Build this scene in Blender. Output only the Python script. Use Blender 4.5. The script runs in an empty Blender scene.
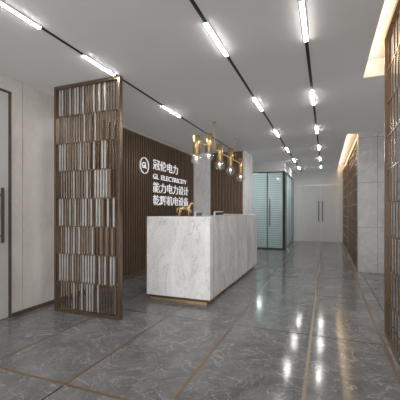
import bpy, bmesh, math, random
from mathutils import Vector, Matrix
C = bpy.context.scene.collection
PI = math.pi
H = 2.78      # ceiling height
TR = 2.98     # raised cove height

# ---------------- materials ----------------
def new_mat(name):
    m = bpy.data.materials.new(name); m.use_nodes = True
    nt = m.node_tree; b = nt.nodes['Principled BSDF']
    return m, nt, b
def plain(name, col, rough=.5, metal=0, var=.06, scale=8, bump=0):
    m, nt, b = new_mat(name)
    tc = nt.nodes.new('ShaderNodeTexCoord'); n = nt.nodes.new('ShaderNodeTexNoise')
    n.inputs['Scale'].default_value = scale; n.inputs['Detail'].default_value = 4
    nt.links.new(tc.outputs['Object'], n.inputs['Vector'])
    r = nt.nodes.new('ShaderNodeValToRGB')
    r.color_ramp.elements[0].color = tuple(c*(1-var) for c in col)+(1,)
    r.color_ramp.elements[1].color = tuple(min(1, c*(1+var)) for c in col)+(1,)
    nt.links.new(n.outputs['Fac'], r.inputs['Fac']); nt.links.new(r.outputs['Color'], b.inputs['Base Color'])
    b.inputs['Roughness'].default_value = rough; b.inputs['Metallic'].default_value = metal
    return m
def emis(name, col, s):
    m, nt, b = new_mat(name)
    b.inputs['Base Color'].default_value = (*col, 1)
    b.inputs['Emission Color'].default_value = (*col, 1); b.inputs['Emission Strength'].default_value = s
    return m
def marble(name, base, dark, vein, rough=.2, scale=1.2, vamt=.5, tiles=None, joint=None, vw=.015, stretch=(1, 1, 1), mortar=.003, fine=.3, spec=.5):
    m, nt, b = new_mat(name)
    N = nt.nodes.new; L = nt.links.new
    tc = N('ShaderNodeTexCoord')
    st = N('ShaderNodeVectorMath'); st.operation = 'MULTIPLY'; st.inputs[1].default_value = stretch
    L(tc.outputs['Object'], st.inputs[0])
    vecsrc = st.outputs[0]
    fac = None
    if tiles:
        sep = N('ShaderNodeSeparateXYZ'); L(tc.outputs['Object'], sep.inputs[0])
        cmb = N('ShaderNodeCombineXYZ')
        ax = N('ShaderNodeMath'); ax.operation = 'ADD'; ax.inputs[1].default_value = tiles[2]
        ay = N('ShaderNodeMath'); ay.operation = 'ADD'; ay.inputs[1].default_value = tiles[3]
        L(sep.outputs[tiles[4]], ax.inputs[0]); L(sep.outputs[tiles[5]], ay.inputs[0])
        L(ax.outputs[0], cmb.inputs[0]); L(ay.outputs[0], cmb.inputs[1])
        br = N('ShaderNodeTexBrick'); br.offset = 0; br.squash = 1
        br.inputs['Scale'].default_value = 1; br.inputs['Brick Width'].default_value = tiles[0]
        br.inputs['Row Height'].default_value = tiles[1]; br.inputs['Mortar Size'].default_value = mortar
        br.inputs['Mortar Smooth'].default_value = 0
        br.inputs['Color1'].default_value = (0, 0, 0, 1); br.inputs['Color2'].default_value = (1, 1, 1, 1)
        L(cmb.outputs[0], br.inputs['Vector'])
        fac = br
        sc = N('ShaderNodeVectorMath'); sc.operation = 'MULTIPLY_ADD'
        sc.inputs[1].default_value = (9, 7, 5)
        L(br.outputs['Color'], sc.inputs[0]); L(vecsrc, sc.inputs[2])
        vecsrc = sc.outputs[0]
    def noise(s_, det, dist, rgh=.6):
        n = N('ShaderNodeTexNoise'); n.inputs['Scale'].default_value = s_; n.inputs['Detail'].default_value = det
        n.inputs['Distortion'].default_value = dist; n.inputs['Roughness'].default_value = rgh
        L(vecsrc, n.inputs['Vector']); return n
    n1 = noise(scale, 9, .8, .68)
    r1 = N('ShaderNodeValToRGB'); r1.color_ramp.elements[0].position = .36; r1.color_ramp.elements[1].position = .64
    r1.color_ramp.elements[0].color = (*dark, 1); r1.color_ramp.elements[1].color = (*base, 1)
    L(n1.outputs['Fac'], r1.inputs['Fac'])
    out = r1.outputs['Color']
    for (ns, amt, wd) in ((scale*1.1, vamt, vw), (scale*2.7, vamt*fine, vw*.9)):
        n2 = noise(ns, 8, 1.2, .6)
        r2 = N('ShaderNodeValToRGB'); cr = r2.color_ramp
        cr.elements[0].position = .5-wd; cr.elements[0].color = (0, 0, 0, 1)
        cr.elements[1].position = .5+wd; cr.elements[1].color = (0, 0, 0, 1)
        e = cr.elements.new(.5); e.color = (amt, amt, amt, 1)
        L(n2.outputs['Fac'], r2.inputs['Fac'])
        mx = N('ShaderNodeMix'); mx.data_type = 'RGBA'
        L(r2.outputs['Color'], mx.inputs['Factor']); L(out, mx.inputs['A']); mx.inputs['B'].default_value = (*vein, 1)
        out = mx.outputs['Result']
    if fac:
        mj = N('ShaderNodeMix'); mj.data_type = 'RGBA'
        L(fac.outputs['Fac'], mj.inputs['Factor']); L(out, mj.inputs['A']); mj.inputs['B'].default_value = (*joint, 1)
        out = mj.outputs['Result']
    L(out, b.inputs['Base Color'])
    b.inputs['Roughness'].default_value = rough
    b.inputs['Specular IOR Level'].default_value = spec
    return m
def glass_mat(name, tint, refl=.15, frost=0, fcol=(.5, .6, .62), bands=False):
    m = bpy.data.materials.new(name); m.use_nodes = True; nt = m.node_tree; nt.nodes.clear()
    N = nt.nodes.new; L = nt.links.new
    out = N('ShaderNodeOutputMaterial'); tr = N('ShaderNodeBsdfTransparent'); tr.inputs[0].default_value = (*tint, 1)
    gl = N('ShaderNodeBsdfGlossy'); gl.inputs['Roughness'].default_value = .05; gl.inputs[0].default_value = (.9, 1, 1, 1)
    m1 = N('ShaderNodeMixShader'); m1.inputs[0].default_value = refl
    L(tr.outputs[0], m1.inputs[1]); L(gl.outputs[0], m1.inputs[2]); res = m1
    if frost:
        df = N('ShaderNodeBsdfDiffuse'); df.inputs[0].default_value = (*fcol, 1)
        tl = N('ShaderNodeBsdfTranslucent'); tl.inputs[0].default_value = (*fcol, 1)
        mm = N('ShaderNodeMixShader'); L(df.outputs[0], mm.inputs[1]); L(tl.outputs[0], mm.inputs[2])
        m2 = N('ShaderNodeMixShader'); m2.inputs[0].default_value = frost
        if bands:
            tc = N('ShaderNodeTexCoord'); sp = N('ShaderNodeSeparateXYZ'); L(tc.outputs['Object'], sp.inputs[0])
            w = N('ShaderNodeMath'); w.operation = 'MULTIPLY'; w.inputs[1].default_value = 14; L(sp.outputs[2], w.inputs[0])
            f = N('ShaderNodeMath'); f.operation = 'FRACT'; L(w.outputs[0], f.inputs[0])
            g = N('ShaderNodeMath'); g.operation = 'GREATER_THAN'; g.inputs[1].default_value = .4; L(f.outputs[0], g.inputs[0])
            k = N('ShaderNodeMath'); k.operation = 'MULTIPLY_ADD'; k.inputs[1].default_value = .14; k.inputs[2].default_value = frost-.08
            L(g.outputs[0], k.inputs[0]); L(k.outputs[0], m2.inputs[0])
        L(m1.outputs[0], m2.inputs[1]); L(mm.outputs[0], m2.inputs[2]); res = m2
    L(res.outputs[0], out.inputs[0])
    return m

M = {}
M['ceil'] = plain('ceiling_paint', (.53, .525, .52), .85, var=.02)
M['floor'] = marble('grey_marble_tiles', (.205, .207, .21), (.12, .121, .123), (.50, .50, .50), .12, 2.8, .6,
                    tiles=(1.6, .8, 1.42, .14, 1, 0), joint=(.025, .022, .02), vw=.009, mortar=.006, fine=.7, spec=.24)
M['wallL'] = marble('pale_stone_panel', (.54, .51, .485), (.45, .42, .395), (.60, .57, .55), .3, 2.2, .4, vw=.02, stretch=(1, 1, .5), fine=.7)
M['wallP'] = plain('greige_paint', (.44, .385, .34), .5, var=.03, scale=2)
M['wallW'] = plain('white_paint', (.50, .49, .48), .6, var=.02)
M['marW'] = marble('white_marble', (.93, .93, .935), (.74, .74, .755), (.34, .34, .355), .18, 2.7, .5, vw=.012, stretch=(1.4, 1.4, .5), fine=.8)
M['marShade'] = marble('shaded_white_marble', (.84, .84, .85), (.56, .56, .575), (.28, .28, .29), .2, 2.7, .55, vw=.012, stretch=(1.4, 1.4, .5), fine=.8)  # the white marble again, with the desk front's shade put into its colour
M['marT'] = marble('pale_marble_cladding', (.42, .42, .42), (.31, .31, .31), (.58, .58, .58), .22, 2.0, .5,
                   tiles=(.5, .9, .05, .0, 0, 2), joint=(.09, .09, .09), fine=.6)
M['wood'] = plain('bronze_fin', (.165, .118, .084), .25, .75, .15, 20)
M['slat'] = plain('brown_bronze_slat', (.20, .138, .095), .34, .45, .15, 12)
M['woodD'] = plain('dark_brown_backing', (.028, .020, .015), .6, 0, .2, 10)
M['bronze'] = plain('bronze_metal', (.19, .137, .097), .28, .75, .1, 14)
M['panelB'] = plain('mirror_bronze_panel', (.40, .32, .25), .12, .85, .2, 11)
M['inlay'] = plain('silver_shell_inlay', (.60, .595, .59), .12, .6, .3, 9)
M['brass'] = plain('brushed_brass', (.70, .50, .25), .32, .88, .06)
M['gold'] = plain('bronze_inlay_strip', (.22, .15, .085), .3, .35, .1)
M['black'] = plain('matt_black', (.008, .008, .008), .5)
M['dark'] = plain('dark_metal', (.07, .065, .06), .35, .6)
M['hand'] = plain('bronze_grey_handle', (.13, .10, .08), .35, .5)
M['white'] = plain('white_shell', (.8, .8, .8), .4)
M['alu'] = plain('silver_metal', (.40, .40, .40), .3, .8)
M['letters'] = emis('white_lit_letters', (.9, .9, .92), .5)
M['lamp'] = emis('light_diffuser', (1, .985, .96), 125)
M['cove'] = emis('warm_led_strip', (1, .72, .44), 28)
M['glass'] = glass_mat('frosted_teal_grey_glass', (.58, .65, .65), .12, .52, (.42, .48, .485), True)
M['globe'] = glass_mat('clear_globe_glass', (.97, .97, .96), .2, .08, (.9, .89, .86))
M['bulb'] = emis('warm_bulb', (1, .93, .82), 2.5)
M['doorM'] = plain('pale_door_leaf', (.44, .43, .42), .4, var=.03)
M['screen'] = plain('monitor_black', (.01, .01, .012), .2)

# ---------------- mesh helpers ----------------
class MB:
    def __init__(s): s.bm = bmesh.new()
    def box(s, x0, x1, y0, y1, z0, z1, bev=0):
        r = bmesh.ops.create_cube(s.bm, size=1)
        bmesh.ops.scale(s.bm, vec=(x1-x0, y1-y0, z1-z0), verts=r['verts'])
        bmesh.ops.translate(s.bm, vec=((x0+x1)/2, (y0+y1)/2, (z0+z1)/2), verts=r['verts'])
        if bev:
            es = list({e for v in r['verts'] for e in v.link_edges})
            bmesh.ops.bevel(s.bm, geom=es, offset=bev, segments=2, affect='EDGES')
        return s
    def cyl(s, p0, p1, r, r2=None, n=20):
        p0, p1 = Vector(p0), Vector(p1); d = p1-p0
        q = bmesh.ops.create_cone(s.bm, cap_ends=True, segments=n, radius1=r, radius2=r if r2 is None else r2, depth=d.length)
        mt = Matrix.Translation((p0+p1)/2) @ d.to_track_quat('Z', 'Y').to_matrix().to_4x4()
        bmesh.ops.transform(s.bm, matrix=mt, verts=q['verts']); return s
    def ball(s, c, r, sc=(1, 1, 1), n=20):
        q = bmesh.ops.create_uvsphere(s.bm, u_segments=n, v_segments=n//2+2, radius=r)
        bmesh.ops.transform(s.bm, matrix=Matrix.Translation(c) @ Matrix.Diagonal((*sc, 1)), verts=q['verts']); return s
    def build(s, name, mat, parent=None, smooth=False):
        bmesh.ops.recalc_face_normals(s.bm, faces=s.bm.faces)
        me = bpy.data.meshes.new(name); s.bm.to_mesh(me); s.bm.free()
        me.materials.append(mat)
        if smooth:
            for p in me.polygons: p.use_smooth = True
        o = bpy.data.objects.new(name, me); C.objects.link(o)
        if parent: o.parent = parent
        return o
def thing(name, label, cat, loc=(0, 0, 0), rz=0, group=None):
    o = bpy.data.objects.new(name, None); C.objects.link(o); o.location = loc; o.rotation_euler = (0, 0, rz)
    o['label'] = label; o['category'] = cat
    if group: o['group'] = group
    return o
def tag(o, label, cat, group=None):
    o['label'] = label; o['category'] = cat
    if group: o['group'] = group
    return o
def struct(o, label, cat):
    o['kind'] = 'structure'; o['label'] = label; o['category'] = cat; return o

# ---------------- setting ----------------
struct(MB().box(-3.6, 1.75, -1.5, 13.7, -.1, 0).build('floor', M['floor']), 'polished grey marble tile floor with bronze inlay lines', 'floor')
cb = MB()
cb.box(-3.6, .4, -1.5, 13.7, H, H+.1)
cb.box(.4, 1.75, 4.14, 7.12, H, H+.1)
cb.box(.38, 1.75, -1.5, 4.14, TR, TR+.06)
cb.box(.38, .75, 7.12, 13.7, TR, TR+.06)
cb.box(.36, .4, -1.5, 4.14, H+.1, TR); cb.box(.36, .4, 7.12, 13.7, H+.1, TR)
cb.box(.4, 1.75, 4.14, 4.2, H+.1, TR); cb.box(.4, .75, 7.06, 7.12, H+.1, TR)
struct(cb.build('ceiling', M['ceil']), 'flat pale grey ceiling with raised warm cove slots on the right', 'ceiling')
wl = MB()
wl.box(-3.6, -3.5, -1.5, 13.6, 0, H)
wl.box(-3.5, -3.4, -1.5, .7, 0, H)
wl.box(-3.5, -3.4, .7, 2.655, 2.62, H)
wl.box(-3.5, -3.4, 2.655, 2.80, 0, H); wl.box(-3.5, -3.4, 2.808, 3.34, 0, H); wl.box(-3.5, -3.4, 3.348, 4.0, 0, H)
wl.box(-3.5, -3.4, 4.0, 8.1, 2.72, H)
struct(wl.build('wall_left', M['wallL']), 'pale stone panelled wall on the left behind the lattice screen', 'wall')
struct(MB().box(-3.4, -3.388, 2.66, 4.0, 0, .05).build('baseboard_left', M['hand']), 'dark metal skirting along the left wall', 'skirting')
d = struct(thing('door_1', '', '', (-3.4, 0, 0)), 'pale door at far left with a long bronze grey bar handle', 'door')
MB().box(-.09, -.02, .72, 1.67, 0.01, 2.6, .003).build('leaf', M['doorM'], d)
lf = MB().box(-.09, -.02, 1.68, 2.635, 0.01, 2.6, .003).build('leaf', M['doorM'], d)
MB().box(-.095, .004, 2.64, 2.655, 0, 2.62).box(-.095, .004, .7, .715, 0, 2.62).box(-.095, .004, .715, 2.64, 2.605, 2.62).build('frame', M['hand'], d)
MB().box(.02, .045, 2.505, 2.54, .88, 1.50, .005).box(-.02, .02, 2.515, 2.53, .95, .97).box(-.02, .02, 2.515, 2.53, 1.41, 1.43).build('handle', M['hand'], lf)

sw = MB(); sw.box(-3.5, -3.395, 4.0, 8.1, 0, 2.72)
struct(sw.build('wall_feature', M['woodD']), 'dark brown backing wall of the slatted sign wall', 'wall')
sb = MB(); y = 4.02
while y < 8.04:
    sb.box(-3.395, -3.355, y, y+.028, .06, 2.72); y += .08
sb.box(-3.395, -3.34, 4.0, 8.1, 0, .06)
struct(sb.build('trim_1', M['slat']), 'bronze vertical slats of the sign wall', 'slatted panelling')

mb = MB().box(-3.5, -2.9, 8.1, 9.0, 0, H).box(-2.9, -2.0, 8.18, 9.0, 0, H).box(-2.0, -1.94, 8.1, 9.0, 0, H)
struct(mb.build('wall_marble', M['marW']), 'white marble wall block behind the reception desk', 'wall')
t2 = MB(); x = -2.88
t2.box(-2.9, -2.0, 8.165, 8.18, 0, H)
while x < -2.02:
    t2.box(x, x+.035, 8.11, 8.165, 0, H); x += .085
struct(t2.build('trim_2', M['slat']), 'warm bronze vertical fins beside the marble column behind the desk', 'trim')
GY = 10.3; GX = -1.20; GH = 2.47
struct(MB().box(-3.5, GX, GY, GY+.1, GH, H).box(GX-.1, GX, GY, 13.5, GH, H).build('wall_header', M['ceil']), 'pale header above the glass partition', 'wall')
def glazing(name, loc, rz, L_, n, label):
    g = struct(thing(name, '', '', loc, rz), label, 'glass partition')
    f = MB(); f.box(0, L_, -.02, .02, 0, .045); f.box(0, L_, -.02, .02, GH-.035, GH)
    for i in range(n+1):
        x = i*L_/n; f.box(max(0, x-.012), min(L_, x+.012), -.02, .02, .045, GH-.035)
    f.build('frame', M['dark'], g)
    for i in range(n):
        MB().box(i*L_/n+.012, (i+1)*L_/n-.012, -.006, .006, .045, GH-.035).build('pane', M['glass'], g)
    return g
g1 = glazing('window_1', (-3.4, GY+.04, 0), 0, 2.20, 4, 'teal grey frosted glass front of the office beyond the desk')
MB().box(1.72, 1.755, -.08, -.05, .75, 1.6).box(1.73, 1.745, -.05, -.006, .95, .97).box(1.73, 1.745, -.05, -.006, 1.38, 1.4).build('handle', M['hand'], g1)
g2 = glazing('window_2', (GX-.05, GY+.08, 0), PI/2, 3.1, 4, 'dark framed glass side of the office along the corridor')
struct(MB().box(GX-.07, GX+.02, GY-.0, GY+.06, 0, GH).build('trim_3', M['woodD']), 'dark bronze corner post of the glass office', 'post')
struct(MB().box(-3.6, 1.75, 13.5, 13.7, 0, TR).build('wall_far', M['wallW']), 'pale wall at the far end of the corridor', 'wall')
d2 = struct(thing('door_2', '', '', (-.2, 13.5, 0)), 'pale double door at the far end of the corridor', 'door')
for s in (-1, 1):
    a, b = sorted((s*.012, s*.62))
    lf = MB().box(a, b, -.035, 0, .01, 2.2, .003).build('leaf', M['doorM'], d2)
    a2, b2 = a+.1, b-.1
    MB().box(a2, b2, -.045, -.035, 1.15, 2.08, .004).build('leaf_panel', M['doorM'], lf); MB().box(a2, b2, -.045, -.035, .15, 1.05, .004).build('leaf_panel', M['doorM'], lf)
    a, b = sorted((s*.05, s*.085))
    MB().box(a, b, -.10, -.075, .8, 1.6, .004).box(a+.01, b-.01, -.075, -.035, .9, .92).box(a+.01, b-.01, -.075, -.035, 1.48, 1.5).build('handle', M['dark'], lf)
MB().box(-.665, -.625, -.05, 0, 0, 2.245).box(.625, .665, -.05, 0, 0, 2.245).box(-.625, .625, -.05, 0, 2.205, 2.245).build('frame', M['alu'], d2)

struct(MB().box(.6, 1.75, 7.17, 7.3, 0, H+.2).build('wall_alcove', M['marT']), 'pale marble tiled wall facing the camera on the right', 'wall')
struct(MB().box(.66, .78, 7.3, 13.5, 0, TR).build('wall_right', M['slat']), 'bronze brown wall behind the far right lattice screens', 'wall')
struct(MB().box(.95, 1.05, -1.5, 3.2, 0, TR).box(1.6, 1.75, 3.2, 7.17, 0, TR).build('wall_near', M['wallP']), 'wall behind the near right lattice screen', 'wall')

k = 4
for x, y0, y1, lab in ((-.14, -1.5, 13.5, 'bronze line in the floor below the right ceiling track'), (-.94, -1.5, 13.5, 'bronze line in the floor beside the reception desk'),
                  (-1.74, 1.795, 3.9, 'bronze floor line running to the desk end'), (-2.54, -1.5, 9, 'bronze floor line passing under the left lattice screen'), (.5, -1.5, 13.5, 'bronze floor line along the right hand screens')):
    struct(MB().box(x-.012, x+.012, y0, y1, 0, .0015).build('trim_%d' % k, M['gold']), lab, 'floor inlay'); k += 1
struct(MB().box(-2.52, -.96, 1.768, 1.792, 0, .0015).build('trim_%d' % k, M['gold']), 'bronze cross line in the floor at the lower left', 'floor inlay'); k += 1

for (y0, y1, lab) in ((-1.4, 4.1, 'warm hidden light strip in the near right cove'), (7.2, 13.4, 'warm hidden light strip in the far right cove')):
    tag(MB().box(.402, .42, y0, y1, H+.11, H+.14).build('led_strip', M['cove']), lab, 'light strip')

# ---------------- lattice screens ----------------
def lattice(label, loc, rz, L_, Ht, seed, rows, inl=0, bro=0, sw_=.008, sd=.012, pitch=.036, skip=0):
    random.seed(seed)
    t = thing('lattice_screen', label, 'screen', loc, rz)
    fw = .028; D = .028
    MB().box(0, fw, -D, D, 0, Ht).box(L_-fw, L_, -D, D, 0, Ht).box(fw, L_-fw, -D, D, 0, .04).box(fw, L_-fw, -D, D, Ht-.035, Ht).build('frame', M['bronze'], t)
    zs = [.04+(Ht-.075)*i/rows for i in range(rows+1)]
    for z in zs[1:-1]:
        MB().box(fw, L_-fw, -sd-.002, sd+.002, z-.006, z+.006).build('rail', M['bronze'], t)
    s = MB(); p = MB(); q = MB()
    for r, (a, b) in enumerate(zip(zs, zs[1:])):
        x = fw + (pitch*.5 if r % 2 else pitch*.98)
        if r % 2: k1, k2 = inl*1.3, bro*.7
        else: k1, k2 = inl*.7, bro*1.3
        while x < L_-fw-.012:
            if random.random() >= skip: s.box(x, x+sw_, -sd, sd, a+.005, b-.005)
            if x+pitch < L_-fw:
                u = random.random()
                if u < k1: p.box(x+sw_+.001, x+pitch-.001, -.005, .005, a+.006, b-.006)
                elif u < k1+k2: q.box(x+sw_+.001, x+pitch-.001, -.005, .005, a+.006, b-.006)
            x += pitch
    s.build('slats', M['wood'], t)
    if inl: p.build('inlay_panels', M['inlay'], t)['label'] = 'pale silver inlay strips'
    else: p.bm.free()
    if bro: q.build('bronze_panels', M['panelB'], t)['label'] = 'mirror bronze strips'
    else: q.bm.free()
    return t
lattice('tall bronze lattice screen with pale inlays standing left of the desk', (-3.14, 3.06, 0), 0, .97, H-.006, 5, 8, .34, .18, .009, .010, .040)
wide = dict(sw_=.022, sd=.005, pitch=.13, skip=.06)
lattice('bronze lattice screen at the right edge of the photo, nearest the camera', (.57, .55, 0), PI/2, 3.1, TR-.005, 8, 9, **wide)
lattice('bronze lattice screen on the far right wall, nearer of two, beside the marble wall', (.62, 7.31, 0), PI/2, 3.05, 2.74, 11, 8, **wide)
lattice('bronze lattice screen on the far right wall, next to the far doors', (.62, 10.38, 0), PI/2, 3.05, 2.74, 12, 8, **wide)

# ---------------- ceiling tracks and linear lights ----------------
ORD = ['nearest', 'second', 'third', 'fourth', 'fifth', 'sixth', 'seventh', 'eighth']
def light(x, y0, y1, label, group):
    t = thing('linear_ceiling_light', label, 'ceiling light', (x, (y0+y1)/2, H), 0, group)
    h = (y1-y0)/2
    MB().box(-.018, .018, -h, h, -.014, -.0045, .002).build('housing', M['white'], t)
    MB().box(-.0135, .0135, -h+.008, h-.008, -.017, -.014).build('diffuser', M['lamp'], t)
for nm, x, spans in (('right', -.165, [(2.43+1.86*i, 3.03+1.86*i) for i in range(6)]),
                     ('middle', -.91, [(2.43+1.86*i, 3.03+1.86*i) for i in range(6)]),
                     ('left', -2.22, [(1.42, 2.0), (2.5, 3.0), (4.15, 4.75)])):
    yend = 13.45 if nm != 'left' else 8.05
    tag(MB().box(x-.015, x+.015, -1.4, yend, H-.004, H-.0002).build('light_track', M['black']), 'black %s track line recessed in the ceiling' % nm, 'light track')
    for i, (a, b) in enumerate(spans):
        light(x, a, b, '%s linear white light from the camera on the %s ceiling track' % (ORD[i], nm), 'linear lights on the %s ceiling track' % nm)

# ---------------- reception desk ----------------
DX0, DX1, DY0, DY1, DT = -2.35, -1.404, 3.92, 6.96, 1.16
dk = thing('reception_desk', 'white marble reception desk on a recessed bronze plinth', 'reception desk', (DX0, DY0, 0))
W = DX1-DX0; Ln = DY1-DY0
MB().box(0, W, 0, .1, .07, DT, .003).build('end_panel', M['marW'], dk)
MB().box(W-.1, W, .1, Ln, .07, DT, .003).build('front_panel', M['marShade'], dk)  # same stone as the end panel, painted darker for its shaded side
MB().box(.15, W-.1, Ln-.1, Ln, .07, DT, .003).build('end_panel', M['marW'], dk)
MB().box(W-.38, W-.1, .1, Ln-.1, DT-.04, DT-.001).build('counter_top', M['marW'], dk)
MB().box(0.01, W-.38, .1, .4, DT-.04, DT-.001).build('counter_top', M['marW'], dk)
MB().box(.15, W-.1, .1, Ln-.1, .72, .75).build('work_surface', M['wallP'], dk)
MB().box(.03, W-.07, .05, Ln-.05, 0, .07).build('plinth', M['hand'], dk)
MB().box(W-.07, W-.06, .05, Ln-.05, 0, .025).box(.03, W-.06, .04, .05, 0, .025).build('plinth_edge', M['brass'], dk)

def monitor(loc, rz, label):
    t = thing('computer_monitor', label, 'monitor', loc, rz)
    MB().box(-.27, .27, -.015, .015, .14, .47, .006).build('screen_shell', M['white'], t)
    MB().box(-.255, .255, -.0175, -.015, .16, .455).build('display', M['screen'], t)
    MB().box(-.02, .02, .016, .03, .01, .3).box(-.1, .1, -.06, .09, 0, .01, .003).build('stand', M['alu'], t)
monitor((-2.0, 5.0, .751), PI/2+.2, 'white backed computer monitor on the desk, nearest the camera')
monitor((-2.0, 6.1, .751), PI/2, 'white backed computer monitor towards the far end of the desk')

def skinned(name, mat, chains, parent, sub=2):
    me = bpy.data.meshes.new(name); vs = []; es = []; rs = []; idx = {}
    for ch_ in chains:
        prev = None
        for p, r in ch_:
            if p not in idx: idx[p] = len(vs); vs.append(p); rs.append(r)
            if prev is not None: es.append((prev, idx[p]))
            prev = idx[p]
    me.from_pydata(vs, es, []); o = bpy.data.objects.new('tmp', me); C.objects.link(o)
    md = o.modifiers.new('s', 'SKIN')
    for i, r in enumerate(rs): me.skin_vertices[0].data[i].radius = (r, r)
    me.skin_vertices[0].data[0].use_root = True
    s2 = o.modifiers.new('u', 'SUBSURF'); s2.levels = sub; s2.render_levels = sub
    bpy.context.view_layer.update()
    m2 = bpy.data.meshes.new_from_object(o.evaluated_get(bpy.context.evaluated_depsgraph_get()))
    bpy.data.objects.remove(o)
    m2.materials.clear(); m2.materials.append(mat)
    for p in m2.polygons: p.use_smooth = True
    q = bpy.data.objects.new(name, m2); C.objects.link(q); q.parent = parent; return q
hs = thing('horse_ornament', 'small brass horse figure standing on the near end of the reception desk', 'ornament', (-1.86, 4.14, DT-.001), -PI/2)
hs.scale = (.6, .6, .6)
P = (0, -.12, .20)
Ct = (0, .085, .205)
chains = [[(P, .042), ((0, -.015, .193), .037), (Ct, .043), ((0, .125, .25), .028), ((0, .15, .295), .022), ((0, .168, .325), .018), ((0, .2, .305), .015), ((0, .23, .275), .011)]]
for s in (-1, 1):
    chains.append([(P, .042), ((s*.026, -.13, .16), .024), ((s*.028, -.11, .122), .016), ((s*.028, -.152, .078), .012), ((s*.028, -.142, .03), .010), ((s*.028, -.134, .014), .012)])
chains.append([(Ct, .043), ((-.024, .092, .15), .020), ((-.024, .088, .09), .012), ((-.024, .09, .03), .010), ((-.024, .096, .014), .012)])
chains.append([(Ct, .043), ((.024, .11, .16), .019), ((.024, .17, .15), .012), ((.024, .165, .095), .010), ((.024, .172, .08), .011)])
chains.append([(P, .042), ((0, -.165, .215), .012), ((0, -.20, .17), .014), ((0, -.21, .08), .007)])
skinned('body', M['brass'], chains, hs)
MB().box(-.045, .045, -.18, .18, 0, .006, .002).build('base', M['brass'], hs)

# ---------------- chandelier ----------------
cx, BZ = -1.8, 2.3
ch = thing('chandelier', 'brass bar chandelier with tube lamps and glass globes hanging over the desk', 'chandelier', (cx, 5.7, H))
for yy in (-.45, .95):
    MB().cyl((0, yy, -.02), (0, yy, -.005), .035).build('canopy', M['brass'], ch)
    MB().cyl((0, yy, -.02), (0, yy, BZ-H), .004).build('suspension_rod', M['brass'], ch)
o = MB().cyl((0, -1.29, BZ-H), (0, 1.42, BZ-H), .013).build('bar', M['brass'], ch)
for p in o.data.polygons: p.use_smooth = len(p.vertices) == 4
def tube_lamp(dx, yy, z0, z1, gr):
    t = MB().cyl((dx, yy, z0-H), (dx, yy, z1-H), .058, n=28)
    o = t.build('lamp_tube', M['brass'], ch)
    for p in o.data.polygons: p.use_smooth = len(p.vertices) == 4
    MB().ball((dx, yy, z0-H-gr*.85), gr, n=24).build('glass_globe', M['globe'], o, True)
    MB().ball((dx, yy, z0-H-gr*.6), .024).build('bulb', M['bulb'], o, True)
tube_lamp(.0, -1.27, 2.08, 2.36, .088)
tube_lamp(.0, -.74, 2.2, 2.5, .082)
tube_lamp(.0, -.15, 2.14, 2.44, .092)
tube_lamp(.0, .55, 2.12, 2.48, .092)
tube_lamp(.0, 1.38, 2.07, 2.42, .098)

# ---------------- wall sign ----------------
sg = thing('wall_sign', 'white company sign lettering with round emblem on the slatted wall', 'sign', (-3.354, 5.25, 1.2))
def text(body, size, yy, zz, name, width=None, off=0):
    cu = bpy.data.curves.new(name, 'FONT'); cu.body = body; cu.size = size; cu.extrude = .006; cu.offset = size*off
    cu.align_y = 'CENTER'
    o = bpy.data.objects.new('tmp', cu); C.objects.link(o)
    bpy.context.view_layer.update()
    me = bpy.data.meshes.new_from_object(o.evaluated_get(bpy.context.evaluated_depsgraph_get()))
    bpy.data.objects.remove(o)
    xs = [v.co.x for v in me.vertices]
    if width:
        k = width/(max(xs)-min(xs))
        for v in me.vertices: v.co.x = (v.co.x-min(xs))*k
    me.materials.clear(); me.materials.append(M['letters'])
    q = bpy.data.objects.new(name, me); C.objects.link(q); q.parent = sg
    q.location = (.012, yy-5.25, zz-1.2); q.rotation_euler = (PI/2, 0, PI/2)
    return q
text('冠伦电力', .235, 5.83, 2.19, 'lettering', 1.18, -.005)
text('GL', .15, 5.83, 1.95, 'lettering', .24)
text('ELECTRICITY', .15, 6.18, 1.95, 'lettering', 1.35)
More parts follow.
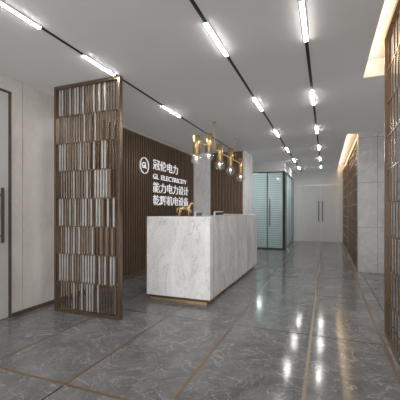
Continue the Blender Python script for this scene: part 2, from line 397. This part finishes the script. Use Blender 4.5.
text('能力电力设计', .235, 5.83, 1.71, 'lettering', 1.82, -.005)
text('乾辉机电设备', .235, 5.83, 1.44, 'lettering', 1.82, -.005)
text('G', .17, 5.405, 2.13, 'emblem_lettering', .085)
text('L', .17, 5.515, 2.13, 'emblem_lettering', .06)
bm = MB(); n = 48; ri, ro = .15, .161
for i in range(n):
    a, b = 2*PI*i/n, 2*PI*(i+1)/n
    vs = [bm.bm.verts.new((x, .24+r*math.cos(t), .93+r*math.sin(t))) for x in (.004, .02) for r, t in ((ri, a), (ro, a), (ro, b), (ri, b))]
    for f in ((0, 1, 2, 3), (4, 5, 6, 7), (0, 1, 5, 4), (2, 3, 7, 6), (1, 2, 6, 5), (0, 3, 7, 4)): bm.bm.faces.new([vs[q] for q in f])
bmesh.ops.remove_doubles(bm.bm, verts=bm.bm.verts, dist=.0005)
bm.build('emblem_ring', M['letters'], sg)

# ---------------- lights ----------------
p = bpy.data.lights.new('office_lamp', 'POINT'); p.energy = 185; p.shadow_soft_size = .2; p.color = (1, 1, 1)
po = bpy.data.objects.new('office_lamp', p); C.objects.link(po); po.location = (-2.4, 11.8, 2.2)
s = bpy.data.lights.new('bounce_fill', 'SUN'); s.energy = .75; s.use_shadow = False; s.angle = .5
so = bpy.data.objects.new('bounce_fill', s); C.objects.link(so)
so.rotation_euler = Vector((-.45, .5, .75)).to_track_quat('-Z', 'Y').to_euler()
w = bpy.data.worlds.new('w'); bpy.context.scene.world = w; w.use_nodes = True
w.node_tree.nodes['Background'].inputs[0].default_value = (1, .992, .985, 1)
w.node_tree.nodes['Background'].inputs[1].default_value = 2.8

# ---------------- camera ----------------
cd = bpy.data.cameras.new('cam'); cam = bpy.data.objects.new('cam', cd); C.objects.link(cam)
cd.sensor_width = 36; cd.lens = 36*320/400; cd.shift_y = .025
cam.location = (0, 0, 1.25); cam.rotation_euler = (PI/2, 0, math.atan2(126, 320))
bpy.context.scene.camera = cam
bpy.context.scene.view_settings.view_transform = 'Standard'
